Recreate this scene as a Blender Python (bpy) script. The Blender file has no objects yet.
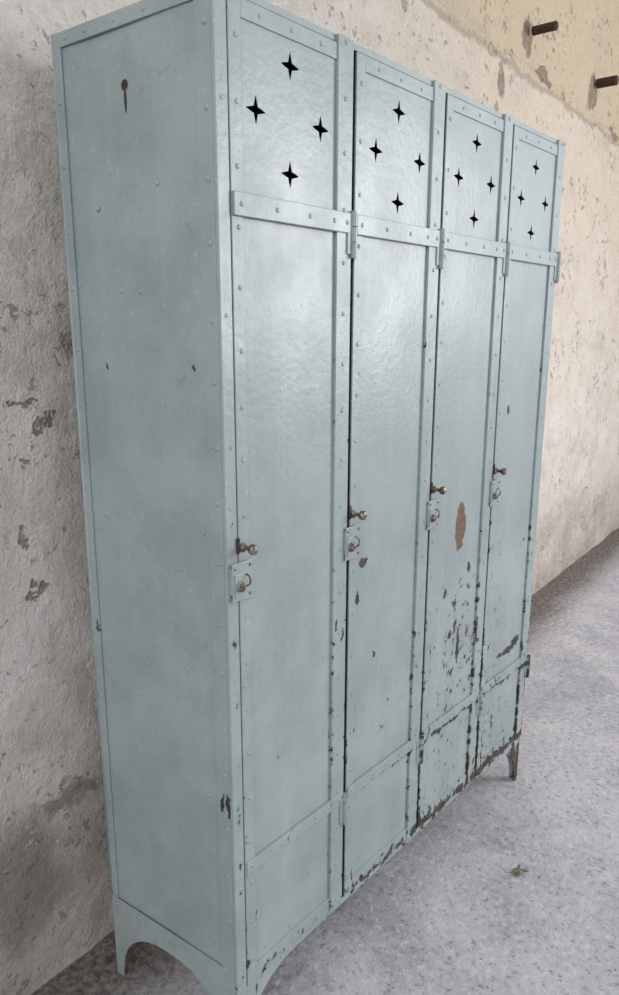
import bpy, bmesh, math, random
import numpy as np
from mathutils import Matrix, Vector, noise
random.seed(7)
scene=bpy.context.scene
col=scene.collection
scene.view_settings.view_transform='Standard'

def lin(r,g,b):
    f=lambda c:(c/255/12.92) if c/255<=.04045 else ((c/255+.055)/1.055)**2.4
    return (f(r),f(g),f(b),1)

# ---------------------------------------------------------------- camera
yaw,pit,rol=0.8925,-0.2530,-0.0032
fw=Vector((math.sin(yaw)*math.cos(pit),math.cos(yaw)*math.cos(pit),math.sin(pit)))
r=Vector((math.cos(yaw),-math.sin(yaw),0)); u=r.cross(fw)
r2=r*math.cos(rol)+u*math.sin(rol); u2=-r*math.sin(rol)+u*math.cos(rol)
cd=bpy.data.cameras.new('camera'); cam=bpy.data.objects.new('camera',cd); col.objects.link(cam)
M=Matrix.Identity(4)
for i in range(3):
    M[i][0]=r2[i];M[i][1]=u2[i];M[i][2]=-fw[i]
M.translation=Vector((-0.9262,-0.8700,1.3738))
cam.matrix_world=M
cd.sensor_fit='VERTICAL'; cd.sensor_height=36
cd.lens=797.449/995*36
cd.shift_x=-(293.458-309.5)/995
cd.shift_y=(539.275-497.5)/995
cd.clip_start=.02
scene.camera=cam

# ---------------------------------------------------------------- node helper
class NT:
    def __init__(s,name,world=False):
        s.m=bpy.data.materials.new(name); s.m.use_nodes=True
        s.t=s.m.node_tree; s.n=s.t.nodes; s.l=s.t.links
        s.b=s.n['Principled BSDF']
        s.tc=s.n.new('ShaderNodeTexCoord')
        s.obj=s.tc.outputs['Object']
    def lk(s,a,b): s.l.new(a,b)
    def setin(s,inp,v):
        if isinstance(v,bpy.types.NodeSocket): s.lk(v,inp)
        else: inp.default_value=v
    def math(s,op,a,b=0.0,c=None,clamp=False):
        n=s.n.new('ShaderNodeMath'); n.operation=op; n.use_clamp=clamp
        s.setin(n.inputs[0],a); s.setin(n.inputs[1],b)
        if c is not None: s.setin(n.inputs[2],c)
        return n.outputs[0]
    def mrange(s,v,a,b,c=0.0,d=1.0,smooth=True):
        n=s.n.new('ShaderNodeMapRange'); n.interpolation_type='SMOOTHSTEP' if smooth else 'LINEAR'
        s.setin(n.inputs['Value'],v)
        for k,x in (('From Min',a),('From Max',b),('To Min',c),('To Max',d)): n.inputs[k].default_value=x
        return n.outputs[0]
    def noise(s,scale,detail=4,rough=.55,vec=None,dist=0,color=False):
        n=s.n.new('ShaderNodeTexNoise'); n.inputs['Scale'].default_value=scale
        n.inputs['Detail'].default_value=detail; n.inputs['Roughness'].default_value=rough
        n.inputs['Distortion'].default_value=dist
        s.lk(vec or s.obj,n.inputs['Vector'])
        return n.outputs['Color' if color else 'Fac']
    def voro(s,scale,vec=None,feature='F1',out='Distance',rand=1):
        n=s.n.new('ShaderNodeTexVoronoi'); n.inputs['Scale'].default_value=scale; n.feature=feature
        n.inputs['Randomness'].default_value=rand
        s.lk(vec or s.obj,n.inputs['Vector']); return n.outputs[out]
    def mapping(s,scale=(1,1,1),loc=(0,0,0),vec=None):
        n=s.n.new('ShaderNodeMapping'); n.inputs['Scale'].default_value=scale; n.inputs['Location'].default_value=loc
        s.lk(vec or s.obj,n.inputs['Vector']); return n.outputs[0]
    def mix(s,f,a,b,mode='MIX'):
        n=s.n.new('ShaderNodeMix'); n.data_type='RGBA'; n.blend_type=mode
        s.setin(n.inputs[0],f); s.setin(n.inputs[6],a); s.setin(n.inputs[7],b)
        return n.outputs[2]
    def fmix(s,f,a,b):
        n=s.n.new('ShaderNodeMix'); n.data_type='FLOAT'
        s.setin(n.inputs[0],f); s.setin(n.inputs[2],a); s.setin(n.inputs[3],b)
        return n.outputs[0]
    def bump(s,h,strength,dist,normal=None):
        n=s.n.new('ShaderNodeBump'); n.inputs['Strength'].default_value=strength; n.inputs['Distance'].default_value=dist
        s.lk(h,n.inputs['Height'])
        if normal is not None: s.lk(normal,n.inputs['Normal'])
        return n.outputs[0]
    def xyz(s,vec=None):
        n=s.n.new('ShaderNodeSeparateXYZ'); s.lk(vec or s.obj,n.inputs[0]); return n.outputs
    def warp(s,nz,amt):
        n=s.n.new('ShaderNodeVectorMath'); n.operation='MULTIPLY_ADD'
        s.lk(nz,n.inputs[0]); n.inputs[1].default_value=(amt,)*3; s.lk(s.obj,n.inputs[2]); return n.outputs[0]
    def ell(s,A,B,ca,cb,ra,rb,lo=.8,hi=1.1):
        a=s.math('DIVIDE',s.math('SUBTRACT',A,ca),ra); b=s.math('DIVIDE',s.math('SUBTRACT',B,cb),rb)
        d=s.math('ADD',s.math('MULTIPLY',a,a),s.math('MULTIPLY',b,b))
        return s.mrange(d,lo,hi,1,0)
    def fin(s,color,rough,normal=None,metal=0.0,spec=None):
        s.setin(s.b.inputs['Base Color'],color); s.setin(s.b.inputs['Roughness'],rough)
        s.setin(s.b.inputs['Metallic'],metal)
        if normal is not None: s.lk(normal,s.b.inputs['Normal'])
        if spec is not None: s.setin(s.b.inputs['Specular IOR Level'],spec)
        return s.m

# paint ---------------------------------------------------------------
def paint_mat(name,front=True,rough0=.35):
    k=NT(name)
    mott=k.noise(5,5,.65)
    base=k.mix(k.mrange(mott,.35,.65),lin(141,153,154),lin(155,167,167))
    stre=k.noise(1,4,.65,vec=k.mapping((26,26,1.4)))
    sa=.5 if front else .3
    base=k.mix(k.mrange(stre,.46,.72,0,.4*sa),base,lin(174,182,179))
    base=k.mix(k.mrange(stre,.46,.30,0,.3*sa),base,lin(130,142,142))
    sp=k.noise(95,3,.7)
    base=k.mix(k.mrange(sp,.62,.72,0,.55),base,lin(184,190,186))
    base=k.mix(k.mrange(sp,.40,.30,0,.4),base,lin(126,137,136))
    X,Y,Z=k.xyz()
    wv=k.warp(k.noise(45,4,.65,color=True),.035)
    dX,dY,dZ=k.xyz(wv)
    low=k.mrange(Z,1.05,.2,0,1,False)
    n1=k.noise(42,5,.64)
    n2=k.noise(4.5,2,.5)
    v=k.math('ADD',k.math('MULTIPLY',n2,.35),n1)
    brown=None
    if front:
        fx=k.math('MODULO',k.math('ADD',X,.321*4+.0),.321)
        def near(val,c,w): return k.mrange(k.math('ABSOLUTE',k.math('SUBTRACT',val,c)),0,w,1,0)
        e=k.math('MAXIMUM',near(fx,.006,.012),near(fx,.27,.012))
        e=k.math('MAXIMUM',e,near(fx,.034,.008))
        e=k.math('MAXIMUM',e,near(fx,.313,.008))
        right=k.mrange(X,.1,1.1,.25,1.3,False)
        e=k.math('MULTIPLY',e,.95)
        e=k.math('MAXIMUM',e,near(Z,.400,.016))
        e=k.math('MAXIMUM',e,near(Z,.165,.03))
        e=k.math('MAXIMUM',e,k.math('MULTIPLY',near(Z,1.542,.012),.6))
        edge=k.math('MULTIPLY',e,k.math('ADD',k.math('MULTIPLY',k.math('MULTIPLY',low,k.math('ADD',k.math('MULTIPLY',right,.5),.45)),.15),.05))
        v=k.math('ADD',v,edge)
        v=k.math('ADD',v,k.math('MULTIPLY',k.math('MULTIPLY',low,right),.105))
        foot=k.math('MULTIPLY',k.mrange(X,1.10,1.18),k.mrange(Z,.155,.10))
        v=k.math('ADD',v,k.math('MULTIPLY',foot,.26))
        d3=k.ell(X,Z,.80,.66,.13,.30,.2,1.3)
        v=k.math('ADD',v,k.math('MULTIPLY',d3,.075))
        chips=k.mrange(v,.905,.922)
        P=[(.803,.915,.026,.062,1),(.379,.922,.016,.012,0),(.359,.85,.007,.014,0),(.30,.79,.004,.014,0),(1.04,1.18,.008,.012,0),
           (.425,.703,.006,.008,0),(.86,.80,.010,.014,0),(.772,.64,.012,.012,0),(.82,.60,.007,.05,0),(.74,.76,.008,.014,0),
           (1.13,.485,.07,.009,0),(1.19,.50,.03,.014,0),(.80,.66,.007,.02,0),(.28,.815,.004,.014,0),(.79,.72,.014,.008,0)]
    else:
        v=k.math('ADD',v,k.math('MULTIPLY',low,.02))
        v=k.math('ADD',v,k.mrange(Z,.06,.0,0,.2))
        chips=k.mrange(v,.965,.98)
        P=[]
    for (cx,cz,rx,rz,br) in P:
        m=k.ell(dX,dZ,cx+.0175,cz+.0175,rx,rz)
        if br: brown=m
        else: chips=k.math('MAXIMUM',chips,m)
    if not front:
        for (cy,cz,ry,rz) in ((.282,1.319,.003,.003),(.061,1.322,.004,.004),(.008,.56,.006,.025),(.022,.56,.004,.02),(.35,.82,.003,.010)):
            chips=k.math('MAXIMUM',chips,k.ell(dY,dZ,cy+.0175,cz+.0175,ry,rz))
        for (cy,cz,ry,rz) in ((.197,1.748,.0085,.0085),(.1965,1.728,.0032,.021)):
            chips=k.math('MAXIMUM',chips,k.ell(Y,Z,cy,cz,ry,rz))
    chipc=k.mix(k.mrange(k.noise(30,3),.42,.62),lin(46,48,44),lin(84,70,60))
    base=k.mix(k.mrange(v,.80,.905,0,.35),base,lin(118,126,122))
    c=k.mix(chips,base,chipc)
    if brown is not None: c=k.mix(brown,c,k.mix(k.mrange(sp,.4,.6),lin(98,78,64),lin(118,94,76)))
    allm=chips if brown is None else k.math('MAXIMUM',chips,brown)
    rg=k.mrange(mott,.3,.7,rough0+.06,rough0-.03)
    rg=k.fmix(allm,rg,.8)
    h=k.noise(2.6,1,.4)
    nb=k.bump(h,.3,.02)
    nb=k.bump(k.noise(70,4,.65),.35,.0025,nb)
    return k.fin(c,rg,nb,0,.5)
M_front=paint_mat('locker_paint_front',True)
M_side=paint_mat('locker_paint_side',False,.5)
def plain(name,c1,c2,rough,scale=30,metal=0,bmp=.3):
    k=NT(name)
    c=k.mix(k.mrange(k.noise(scale,4),.35,.65),c1,c2)
    return k.fin(c,rough,k.bump(k.noise(scale*3,3),bmp,.002),metal)
M_dark=plain('inside_shade_steel',lin(32,34,32),lin(46,46,43),.85)  # locker interior's shade put into the colour, same paint darkened
M_rust=plain('rusty_steel',lin(78,52,42),lin(46,36,32),.7,120,.3)
M_knob=plain('worn_brass_steel',lin(160,152,142),lin(92,70,58),.38,110,.7)
M_black=plain('gap_shadow_steel',lin(34,38,38),lin(48,54,52),.8)

# ---------------------------------------------------------------- mesh helpers
locker=bpy.data.objects.new('metal_locker',None); col.objects.link(locker)
def box(bm,x0,x1,y0,y1,z0,z1):
    vs=[bm.verts.new((x,y,z)) for x in (x0,x1) for y in (y0,y1) for z in (z0,z1)]
    for f in ((0,1,3,2),(4,6,7,5),(0,4,5,1),(2,3,7,6),(0,2,6,4),(1,5,7,3)):
        bm.faces.new([vs[i] for i in f])
def rivet(bm,p,n,rad=.0042,h=.0022):
    rings=[(1,0),(.92,.45),(.7,.78),(.38,.95)]
    S=10; rows=[]
    def P(a,b,t):
        if n=='y-': return (p[0]+a,p[1]-t,p[2]+b)
        if n=='x-': return (p[0]-t,p[1]+a,p[2]+b)
        return (p[0]+t,p[1]+a,p[2]+b)
    for rr,hh in rings:
        rows.append([bm.verts.new(P(rad*rr*math.cos(2*math.pi*i/S),rad*rr*math.sin(2*math.pi*i/S),h*hh)) for i in range(S)])
    top=bm.verts.new(P(0,0,h))
    for a,b in zip(rows,rows[1:]):
        for i in range(S): bm.faces.new((a[i],a[(i+1)%S],b[(i+1)%S],b[i]))
    for i in range(S): bm.faces.new((rows[-1][i],rows[-1][(i+1)%S],top))
def lathe_y(bm,cx,cz,y0,prof,S=20):
    rows=[]
    for (pr,py) in prof:
        if pr==0: rows.append([bm.verts.new((cx,y0+py,cz))])
        else: rows.append([bm.verts.new((cx+pr*math.cos(2*math.pi*j/S),y0+py,cz+pr*math.sin(2*math.pi*j/S))) for j in range(S)])
    for a,b in zip(rows,rows[1:]):
        for j in range(S):
            q2=[]
            for w in (a[j%len(a)],a[(j+1)%len(a)],b[(j+1)%len(b)],b[j%len(b)]):
                if w not in q2: q2.append(w)
            if len(q2)>2: bm.faces.new(q2)
def finish(bm,name,mat,parent=locker,bevel=0,smooth=False):
    bmesh.ops.recalc_face_normals(bm,faces=bm.faces)
    me=bpy.data.meshes.new(name); bm.to_mesh(me); bm.free()
    ob=bpy.data.objects.new(name,me); col.objects.link(ob)
    me.materials.append(mat)
    if parent: ob.parent=parent
    if bevel:
        m=ob.modifiers.new('b','BEVEL'); m.width=bevel; m.segments=2; m.limit_method='ANGLE'
    if smooth:
        for f in me.polygons: f.use_smooth=True
    return ob
def sheet(name,loops,mapf,thick,mat,parent=locker):
    cu=bpy.data.curves.new(name,'CURVE'); cu.dimensions='2D'; cu.fill_mode='BOTH'; cu.extrude=thick/2
    for L in loops:
        sp=cu.splines.new('POLY'); sp.points.add(len(L)-1); sp.use_cyclic_u=True
        for i,(a,b) in enumerate(L): sp.points[i].co=(a,b,0,1)
    to=bpy.data.objects.new('tmp',cu); col.objects.link(to)
    dg=bpy.context.evaluated_depsgraph_get(); dg.update()
    me=bpy.data.meshes.new_from_object(to.evaluated_get(dg)); 
    bpy.data.objects.remove(to); 
    for v in me.vertices: v.co=Vector(mapf(v.co.x,v.co.y,v.co.z+thick/2))
    bm=bmesh.new(); bm.from_mesh(me); bmesh.ops.remove_doubles(bm,verts=bm.verts,dist=1e-5)
    return finish(bm,name,mat,parent)
def star(cx,cz,rx=.0225,rz=.0205):
    L=[]
    hub,wd=.0078,.0043
    for q in range(4):
        a=q*math.pi/2
        R=rx if q%2==0 else rz
        for (d,s) in ((.36*R,-wd*1.0),(.62*R,-wd*.66),(.92*R,-wd*.2),(R,0),(.92*R,wd*.2),(.62*R,wd*.66),(.36*R,wd*1.0)):
            L.append((cx+d*math.cos(a)-s*math.sin(a),cz+d*math.sin(a)+s*math.cos(a)))
        b=a+math.pi/4
        L.append((cx+hub*.9*math.cos(b),cz+hub*.9*math.sin(b)))
    return L

PITCH=.321; H=1.85; XL=-.023; XR=1.273; D=.364; DW=.312
starpos=[[(.149,1.775),(.067,1.698),(.228,1.700),(.148,1.619)],[(.470,1.771),(.395,1.694),(.551,1.696),(.474,1.614)],
         [(.790,1.770),(.714,1.692),(.868,1.696),(.794,1.617)],[(1.111,1.767),(1.035,1.688),(1.184,1.691),(1.107,1.615)]]
for i in range(4):
    x0=PITCH*i
    dn='door_%d'%(i+1)
    xa,xb=x0+.007,x0+DW
    rect=[(xa,.158),(xb,.158),(xb,1.836),(xa,1.836)]
    sheet(dn+'_sheet',[rect]+[star(a,b) for a,b in starpos[i]],lambda a,b,t:(a,t*1.0,b),.0012,M_front)
    bm=bmesh.new()
    box(bm,xa-.001,x0+.033,-.003,.0,.158,1.837)
    box(bm,x0+.270,xb+.001,-.0055,.0,.156,1.850)
    box(bm,x0+.033,x0+.270,-.0028,.0,1.812,1.837)
    box(bm,x0+.033,x0+.270,-.0028,.0,.158,.192)
    finish(bm,dn+'_frame_strips',M_front,bevel=.0008)
    bm=bmesh.new()
    box(bm,xa,xa+.002,.0025,.018,.158,1.836)
    box(bm,xb-.002,xb,.0025,.018,.158,1.836)
    finish(bm,dn+'_edge_flange',M_black)
    bm=bmesh.new()
    box(bm,x0+.006,x0+.316,-.0088,-.0030,1.544,1.578)
    box(bm,x0+.008,x0+.312,-.0066,-.0002,.404,.430)
    ob=finish(bm,dn+'_strap_bands',M_front,bevel=.0012)
    bm=bmesh.new()
    for z0,z1 in ((1.503,1.582),(.352,.425)):
        for (a,b) in ((z0,z0+.026),(z0+.027,z0+.052),(z0+.053,z1)):
            S=14; cx,cy,rr=x0+.3155,-.0095,.0058
            lo=[bm.verts.new((cx+rr*math.cos(2*math.pi*j/S),cy+rr*math.sin(2*math.pi*j/S),a)) for j in range(S)]
            hi=[bm.verts.new((cx+rr*math.cos(2*math.pi*j/S),cy+rr*math.sin(2*math.pi*j/S),b)) for j in range(S)]
            for j in range(S): bm.faces.new((lo[j],lo[(j+1)%S],hi[(j+1)%S],hi[j]))
            bm.faces.new(lo); bm.faces.new(hi)
        box(bm,x0+.299,x0+.316,-.0085,-.005,z0+.006,z1-.006)
    finish(bm,dn+'_hinges',M_front,bevel=.0008)
    bm=bmesh.new()
    z=1.79
    while z>.18:
        if abs(z-1.56)>.03 and abs(z-.418)>.025:
            rivet(bm,(x0+.021+random.uniform(-.001,.001),-.0029,z+random.uniform(-.004,.004)),'y-')
            rivet(bm,(x0+.291+random.uniform(-.001,.001),-.0054,z-.03+random.uniform(-.004,.004)),'y-')
        z-=.088
    for dx in (.075,.15,.225):
        rivet(bm,(x0+dx,-.0027,1.824),'y-',.0036); rivet(bm,(x0+dx,-.0027,.174),'y-')
    for dx in (.022,.105,.19,.258,.296):
        rivet(bm,(x0+dx,-.0087,1.561),'y-',.0042,.0022)
    for dx in (.022,.105,.16,.215,.26,.295):
        rivet(bm,(x0+dx,-.0065,.418),'y-',.0036)
    rivet(bm,(x0+.291,-.0054,1.842),'y-')
    finish(bm,dn+'_rivets',M_front,smooth=True)
    # hasp plate
    bm=bmesh.new()
    box(bm,x0-.018,x0+.030,-.0105,-.008,.942,1.008)
    box(bm,x0-.018,x0-.008,-.008,-.0005 if i==0 else -.0055,.955,1.0)
    box(bm,x0+.012,x0+.030,-.008,-.003,.955,1.0)
    # folded hasp leaf standing off the plate
    box(bm,x0-.014,x0+.008,-.0125,-.0103,.950,.990)
    finish(bm,dn+'_hasp_plate',M_front,bevel=.001)
    bm=bmesh.new()
    for (px,pz,pr) in ((x0+.024,.950,.003),(x0+.024,1.0,.003),(x0-.012,1.0,.003)):
        rivet(bm,(px,-.0105,pz),'y-',pr,.002)
    lathe_y(bm,x0-.003,.968,-.0125,[(.0,0),(.0095,0),(.0095,-.002),(.0072,-.0035),(.0072,-.007),(.0055,-.0085),(.003,-.0085),(.0025,-.005),(0,-.005)])
    finish(bm,dn+'_lock_boss',M_knob,smooth=False,bevel=.0004)
    cu=bpy.data.curves.new(dn+'_staple','CURVE'); cu.dimensions='3D'; cu.bevel_depth=.0016; cu.bevel_resolution=3
    sp=cu.splines.new('BEZIER'); pts=[(x0+.014,-.0105,.986),(x0+.015,-.0175,.982),(x0+.015,-.0175,.969),(x0+.014,-.0105,.965)]
    sp.bezier_points.add(3)
    for bp,pp in zip(sp.bezier_points,pts): bp.co=pp; bp.handle_left_type=bp.handle_right_type='AUTO'
    so=bpy.data.objects.new(dn+'_staple',cu); col.objects.link(so); so.parent=locker; cu.materials.append(M_knob)
    bm=bmesh.new()
    kx,kz=x0+.016,1.030
    lathe_y(bm,kx,kz,-.003,[(0,.0),(.008,.0),(.008,-.002),(.005,-.0035),(.004,-.006),(.004,-.014),(.0062,-.016),(.0088,-.019),(.0094,-.0225),(.0088,-.026),(.006,-.0285),(0,-.0295)])
    finish(bm,dn+'_knob',M_knob,smooth=True)
    bm=bmesh.new()
    box(bm,x0-.001,x0+.007,-.0056,-.003,1.022,1.048)
    finish(bm,dn+'_keyhole_tab',M_rust,bevel=.001)

bm=bmesh.new()
box(bm,XL,.003,-.003,.004,.0,H)
box(bm,XR-.000,XR+.006,.0,.004,.155,H)
box(bm,.003,XR,.0005,.004,1.839,H)
finish(bm,'front_posts',M_front,bevel=.0012)
bm=bmesh.new()
for i in range(5):
    x0=PITCH*i
    box(bm,x0-.012,x0+.014,.019,.021,.16,H-.005)
box(bm,.0,XR,.022,D-.004,.158,.161)
box(bm,.0,XR,.019,.021,.158,.19)
finish(bm,'inner_stiles_and_floor',M_black)
bm=bmesh.new()
for i in range(1,4): box(bm,PITCH*i-.002,PITCH*i,.022,D-.004,.161,H-.004)
box(bm,XL+.006,XR-.004,.02,D-.004,1.50,1.502)
box(bm,XL+.006,XR-.004,D-.006,D-.0042,.161,H-.004)
finish(bm,'partitions_and_shelf',M_dark)
bm=bmesh.new()
box(bm,XL+.002,XR+.004,.005,D-.001,H-.003,H)
finish(bm,'top_sheet',M_side)
bm=bmesh.new()
box(bm,XL+.003,XR+.003,D-.003,D-.001,.155,H-.002)
finish(bm,'back_sheet',M_side)
def arch(c,a,h,n=24,p=2.0,z0=0):
    out=[]
    for j in range(n+1):
        t=math.pi*j/n
        ct,st=math.cos(t),math.sin(t)
        out.append((c-a*math.copysign(abs(ct)**(2/p),ct),z0+h*abs(st)**(2/p)))
    return out
for sname,xo,sg,ax in (('left',XL,1,'x-'),('right',XR+.006,-1,'x+')):
    bm=bmesh.new()
    ny,nz_=14,60; g=[]
    for a in range(ny+1):
        rw=[]
        for b in range(nz_+1):
            y=.003+(D-.006)*a/ny; z=.15+(H-.153)*b/nz_
            e_=min(1,min(y-.03,D-.02-y)/.06) if .03<y<D-.02 else 0
            dd=noise.noise(Vector((y*5,z*2.6,1.5)))*.003*max(0,e_)
            rw.append(bm.verts.new((xo+sg*(.0045+dd),y,z)))
        g.append(rw)
    for a in range(ny):
        for b in range(nz_): bm.faces.new((g[a][b],g[a+1][b],g[a+1][b+1],g[a][b+1]))
    o=finish(bm,sname+'_side_sheet',M_side,smooth=True)
    bm=bmesh.new()
    def sb(y0,y1,z0,z1,t=0.0,dd=.0035): box(bm,*sorted((xo+sg*t,xo+sg*(t+dd))),y0,y1,z0,z1)
    sb(.0042,.036,.2,H); sb(D-.018,D,.2,H); sb(.036,D-.018,1.828,H)
    box(bm,*sorted((xo+sg*-.0,xo+sg*.022)),D-.003,D,.0,H)
    finish(bm,sname+'_side_frame',M_side,bevel=.0006)
    bm=bmesh.new(); S=10
    lo=[bm.verts.new((xo+sg*.001+.0035*math.cos(2*math.pi*j/S),D+.0005+.0035*math.sin(2*math.pi*j/S),.2)) for j in range(S)]
    hi=[bm.verts.new((v.co.x,v.co.y,H)) for v in lo]
    for j in range(S): bm.faces.new((lo[j],lo[(j+1)%S],hi[(j+1)%S],hi[j]))
    bm.faces.new(lo); bm.faces.new(hi)
    finish(bm,sname+'_corner_bead',M_side,smooth=True)
    ap=[(.0042,.2),(.0042,0),(.024,0)]+[(a,b) for a,b in arch(.183,.159,.148,28,2.3)]+[(.345,0),(D,0),(D,.2)]
    sheet(sname+'_side_apron',[ap],lambda a,b,t,xo=xo,sg=sg:(xo+sg*(t-.0005),a,b),.003,M_side)
    bm=bmesh.new()
    xx=xo
    z=1.79; 
    while z>.24:
        rivet(bm,(xx,.015,z+random.uniform(-.008,.008)),ax,.005,.003); rivet(bm,(xx,D-.009,z-.05+random.uniform(-.008,.008)),ax,.0045,.0028)
        z-=.098
    for y in (.07,.14,.21,.28,.33): rivet(bm,(xx,y,1.839),ax,.0036)
    for y in (.02,.10,.19,.28,.35): rivet(bm,(xx-sg*.0005,y,.185),ax)
    for (y,z) in ((.278,1.576),(.228,1.443),(.180,1.441),(.306,1.051),(.114,.98),(.053,1.053),(.059,.851),(.059,.560),(.13,1.60)):
        rivet(bm,(xo+sg*.004,y,z),ax,.005,.0032)
    finish(bm,sname+'_side_rivets',M_side,smooth=True)
L=[(XL,.158),(XL,0),(XL+.022,0)]
for j in range(17):
    t=math.pi/2*j/16
    L.append((.165-.163*math.cos(t)**.9,.002+.142*math.sin(t)**.9))
R=[]
for j in range(17):
    t=math.pi/2*(16-j)/16
    R.append((XR-.165+.150*math.cos(t)**.9,.002+.142*math.sin(t)**.9))
ap=L+R+[(XR-.012,0),(XR+.006,0),(XR+.006,.158)]
sheet('front_apron',[ap],lambda a,b,t:(a,t-.0005,b),.003,M_front)
bm=bmesh.new()
for xx in (XL+.011,.05,.11): rivet(bm,(xx,-.001 if xx>0 else -.003,.15 if xx>0 else .12),'y-')
for z in (.3,.55,.8,1.1,1.4,1.7): rivet(bm,(XL+.012,-.003,z),'y-',.0035,.0015)
finish(bm,'apron_rivets',M_front,smooth=True)

# ---------------------------------------------------------------- wall
WA,WB=.0718,.4684
k=NT('old_plaster_wall')
X,Y,Z=k.xyz()
n_mid=k.noise(7,6,.68); n_f=k.noise(38,6,.75)
base=k.mix(k.mrange(n_mid,.32,.62),lin(232,221,211),lin(250,243,236))
warm=k.math('MULTIPLY',k.mrange(X,.2,2.2),k.mrange(k.math('ADD',Z,k.math('MULTIPLY',n_mid,.5)),.9,2.6,.35,1))
base=k.mix(k.math('MULTIPLY',warm,.75),base,lin(234,218,196))
band=k.mrange(k.math('ADD',Z,k.math('MULTIPLY',n_mid,.12)),2.42,2.47)
base=k.mix(k.math('MULTIPLY',band,.65),base,lin(222,200,166))
crack=k.mrange(k.math('ABSOLUTE',k.math('SUBTRACT',k.math('ADD',Z,k.math('MULTIPLY',n_mid,.12)),2.44)),.004,.02,.4,0)
base=k.mix(crack,base,lin(130,108,90))
n_bl=k.noise(2.6,5,.65,vec=k.mapping((1,1,1.8),(3,1,2)))
exm=k.mrange(k.math('ADD',n_bl,k.mrange(Z,.0,1.1,.14,0)),.53,.73,0,.6)
base=k.mix(exm,base,k.mix(k.mrange(n_f,.4,.6),lin(184,172,160),lin(218,207,196)))
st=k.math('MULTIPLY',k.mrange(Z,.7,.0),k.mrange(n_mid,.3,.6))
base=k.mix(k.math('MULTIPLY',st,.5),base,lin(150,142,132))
wvo=k.warp(k.noise(14,5,.7,color=True),.16)
wX,wY,wZ=k.xyz(wvo)
v1=k.voro(6.5,vec=k.mapping((.75,.75,1.9),vec=wvo))
rsel=k.noise(2.1,2,.5,vec=k.mapping((1,1,1),(5,3,1)))
p1=k.mrange(k.math('SUBTRACT',v1,k.mrange(rsel,.45,.75,0,.14)),.085,.02)
v2=k.voro(24,vec=k.mapping((.8,.8,1.5),vec=wvo))
p2=k.mrange(k.math('SUBTRACT',v2,k.mrange(k.noise(5,2),.45,.7,0,.2)),.13,.05)
pit_=k.math('MAXIMUM',k.math('MULTIPLY',p1,.6),k.math('MULTIPLY',p2,.7))
for (cx,cz,rx,rz) in ((-.068,1.255,.034,.009),(-.082,1.147,.018,.009),(-.071,.883,.030,.008),(-.10,.99,.012,.012),(-.03,1.20,.010,.012),(2.50,2.53,.06,.06),(2.72,2.43,.10,.03),(3.45,2.52,.07,.08),(3.9,2.42,.1,.03),(2.2,2.3,.03,.05)):
    pit_=k.math('MAXIMUM',pit_,k.ell(wX,wZ,cx+.08,cz+.08,rx,rz,.5,1.3))
stain=k.math('MAXIMUM',k.ell(wX,wZ,-.04+.08,.41+.08,.10,.028,.3,1.6),k.ell(wX,wZ,-.20+.08,.27+.08,.12,.14,.2,1.8))
base=k.mix(k.math('MULTIPLY',stain,.6),base,lin(122,110,98))
base=k.mix(k.math('MULTIPLY',pit_,.8),base,k.mix(k.mrange(n_f,.35,.65),lin(118,98,82),lin(172,154,138)))
base=k.mix(k.mrange(n_f,.57,.72,0,.45),base,lin(178,160,146))
base=k.mix(k.mrange(n_f,.42,.30,0,.6),base,lin(253,250,246))
h=k.math('ADD',k.math('MULTIPLY',n_mid,.5),k.math('MULTIPLY',n_f,.5))
h=k.math('SUBTRACT',h,k.math('MULTIPLY',pit_,.3))
nb=k.bump(h,1.0,.046)
M_wall=k.fin(base,.95,nb,0,.15)

bm=bmesh.new()
x0,x1,z1=-3.0,9.0,3.6
nx,nz=600,190
grid=[]
for i in range(nx+1):
    rowv=[]
    for j in range(nz+1):
        x=x0+(x1-x0)*i/nx; z=-.02+(z1+.02)*j/nz
        d=noise.fractal(Vector((x*2.2,z*2.2,.3)),.8,2.1,6)*.012+noise.noise(Vector((x*14,z*14,2)))*.004
        if z>2.42+.03*noise.noise(Vector((x*3,0,0))): d-=.014
        rowv.append(bm.verts.new((x,WA*x+WB-d,z)))
    grid.append(rowv)
for i in range(nx):
    for j in range(nz):
        bm.faces.new((grid[i][j],grid[i+1][j],grid[i+1][j+1],grid[i][j+1]))
ob=finish(bm,'wall_back',M_wall,None,smooth=True)
# ---------------------------------------------------------------- floor
k=NT('concrete_floor')
X,Y,Z=k.xyz()
n_big=k.noise(1.1,5,.6); n_mid=k.noise(5,6,.7); n_f=k.noise(48,6,.8)
base=k.mix(k.mrange(n_big,.35,.65),lin(170,170,176),lin(196,193,197))
base=k.mix(k.mrange(n_mid,.42,.66,0,.7),base,lin(214,210,212))
base=k.mix(k.mrange(n_mid,.44,.3,0,.65),base,lin(142,141,148))
base=k.mix(k.mrange(n_f,.52,.66,0,.75),base,lin(232,228,228))
base=k.mix(k.mrange(n_f,.47,.34,0,.85),base,lin(114,112,119))
base=k.mix(k.mrange(k.voro(36),.15,.06,0,.55),base,lin(98,94,96))
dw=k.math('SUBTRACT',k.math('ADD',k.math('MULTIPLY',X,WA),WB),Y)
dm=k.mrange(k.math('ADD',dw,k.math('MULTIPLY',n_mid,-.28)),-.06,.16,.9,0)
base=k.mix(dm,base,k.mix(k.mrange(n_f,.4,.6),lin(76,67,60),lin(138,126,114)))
h=k.math('ADD',k.math('MULTIPLY',n_mid,.5),k.math('MULTIPLY',n_f,.4))
nb=k.bump(h,.9,.018)
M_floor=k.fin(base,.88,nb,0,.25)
bm=bmesh.new(); bmesh.ops.create_grid(bm,x_segments=8,y_segments=8,size=9)
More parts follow.
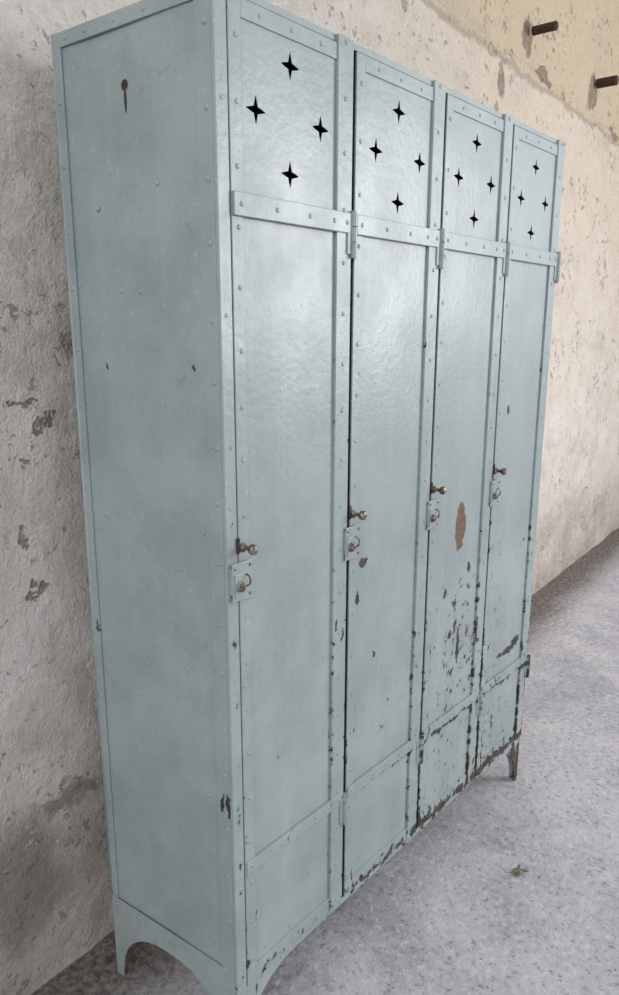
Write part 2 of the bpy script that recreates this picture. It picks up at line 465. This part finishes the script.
for v in bm.verts: v.co.x+=3; v.co.y+=-6
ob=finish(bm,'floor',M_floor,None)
# ---------------------------------------------------------------- rusty bolts in wall
def bolt(name,x,z,L,rad):
    bm=bmesh.new()
    prof=[(0,.0),(rad,.0)]+[(rad*(1+.12*(j%2)),-L*j/14) for j in range(14)]+[(rad*.9,-L),(0,-L-.004)]
    lathe_y(bm,0,0,0,prof,12)
    o=finish(bm,name,M_rust,None,smooth=True)
    o.location=(x,WA*x+WB,z)
bolt('rusty_bolt',2.508,2.550,.10,.016)
bolt('rusty_bolt.001',3.467,2.572,.10,.021)
# ---------------------------------------------------------------- weed sprig on floor
k=NT('dry_leaf'); M_leaf=k.fin(k.mix(k.noise(60),lin(122,126,82),lin(90,96,58)),.7)
bm=bmesh.new()
for j in range(16):
    a=random.uniform(0,6.28); L=random.uniform(.012,.026); w=.0034
    cx,cy=.852+random.uniform(-.024,.024),-.197+random.uniform(-.008,.008)
    d=Vector((math.cos(a),math.sin(a),0)); n=Vector((-d.y,d.x,0)); hz=random.uniform(.002,.009)
    c=Vector((cx,cy,.001))
    v=[bm.verts.new(c),bm.verts.new(c+d*L*.5+n*w+Vector((0,0,hz))),bm.verts.new(c+d*L+Vector((0,0,hz*.6))),bm.verts.new(c+d*L*.5-n*w+Vector((0,0,hz)))]
    bm.faces.new(v)
finish(bm,'weed_sprig',M_leaf,None)

# ---------------------------------------------------------------- light
w=bpy.data.worlds.new('sky'); scene.world=w; w.use_nodes=True
nt=w.node_tree; bg=nt.nodes['Background']
tc=nt.nodes.new('ShaderNodeTexCoord'); sx=nt.nodes.new('ShaderNodeSeparateXYZ'); nt.links.new(tc.outputs['Generated'],sx.inputs[0])
cr=nt.nodes.new('ShaderNodeValToRGB'); nt.links.new(sx.outputs[2],cr.inputs[0])
e=cr.color_ramp.elements
e[0].position=0; e[0].color=(.30,.30,.30,1); e[1].position=1; e[1].color=(.64,.68,.77,1)
a=e.new(.02); a.color=(.93,.95,.98,1); a=e.new(.3); a.color=(.81,.84,.91,1)
nt.links.new(cr.outputs[0],bg.inputs[0]); bg.inputs[1].default_value=.86
ld=bpy.data.lights.new('open_yard_light','AREA'); ld.shape='RECTANGLE'; ld.size=1.8; ld.size_y=1.5; ld.energy=135; ld.color=(1,.985,.965)
lo=bpy.data.objects.new('open_yard_light',ld); col.objects.link(lo); lo.location=(4.1,-3.2,1.95)
lo.rotation_euler=(Vector((.4,0,1.2))-lo.location).to_track_quat('-Z','Y').to_euler()
ld=bpy.data.lights.new('left_fill_light','AREA'); ld.shape='RECTANGLE'; ld.size=3.0; ld.size_y=2.2; ld.energy=120; ld.color=(1,.99,.98)  # added fill lamp, brightens the left wall and locker side
lo=bpy.data.objects.new('left_fill_light',ld); col.objects.link(lo); lo.location=(-4.6,-2.6,3.4)
lo.rotation_euler=(Vector((0,.3,1.3))-lo.location).to_track_quat('-Z','Y').to_euler()
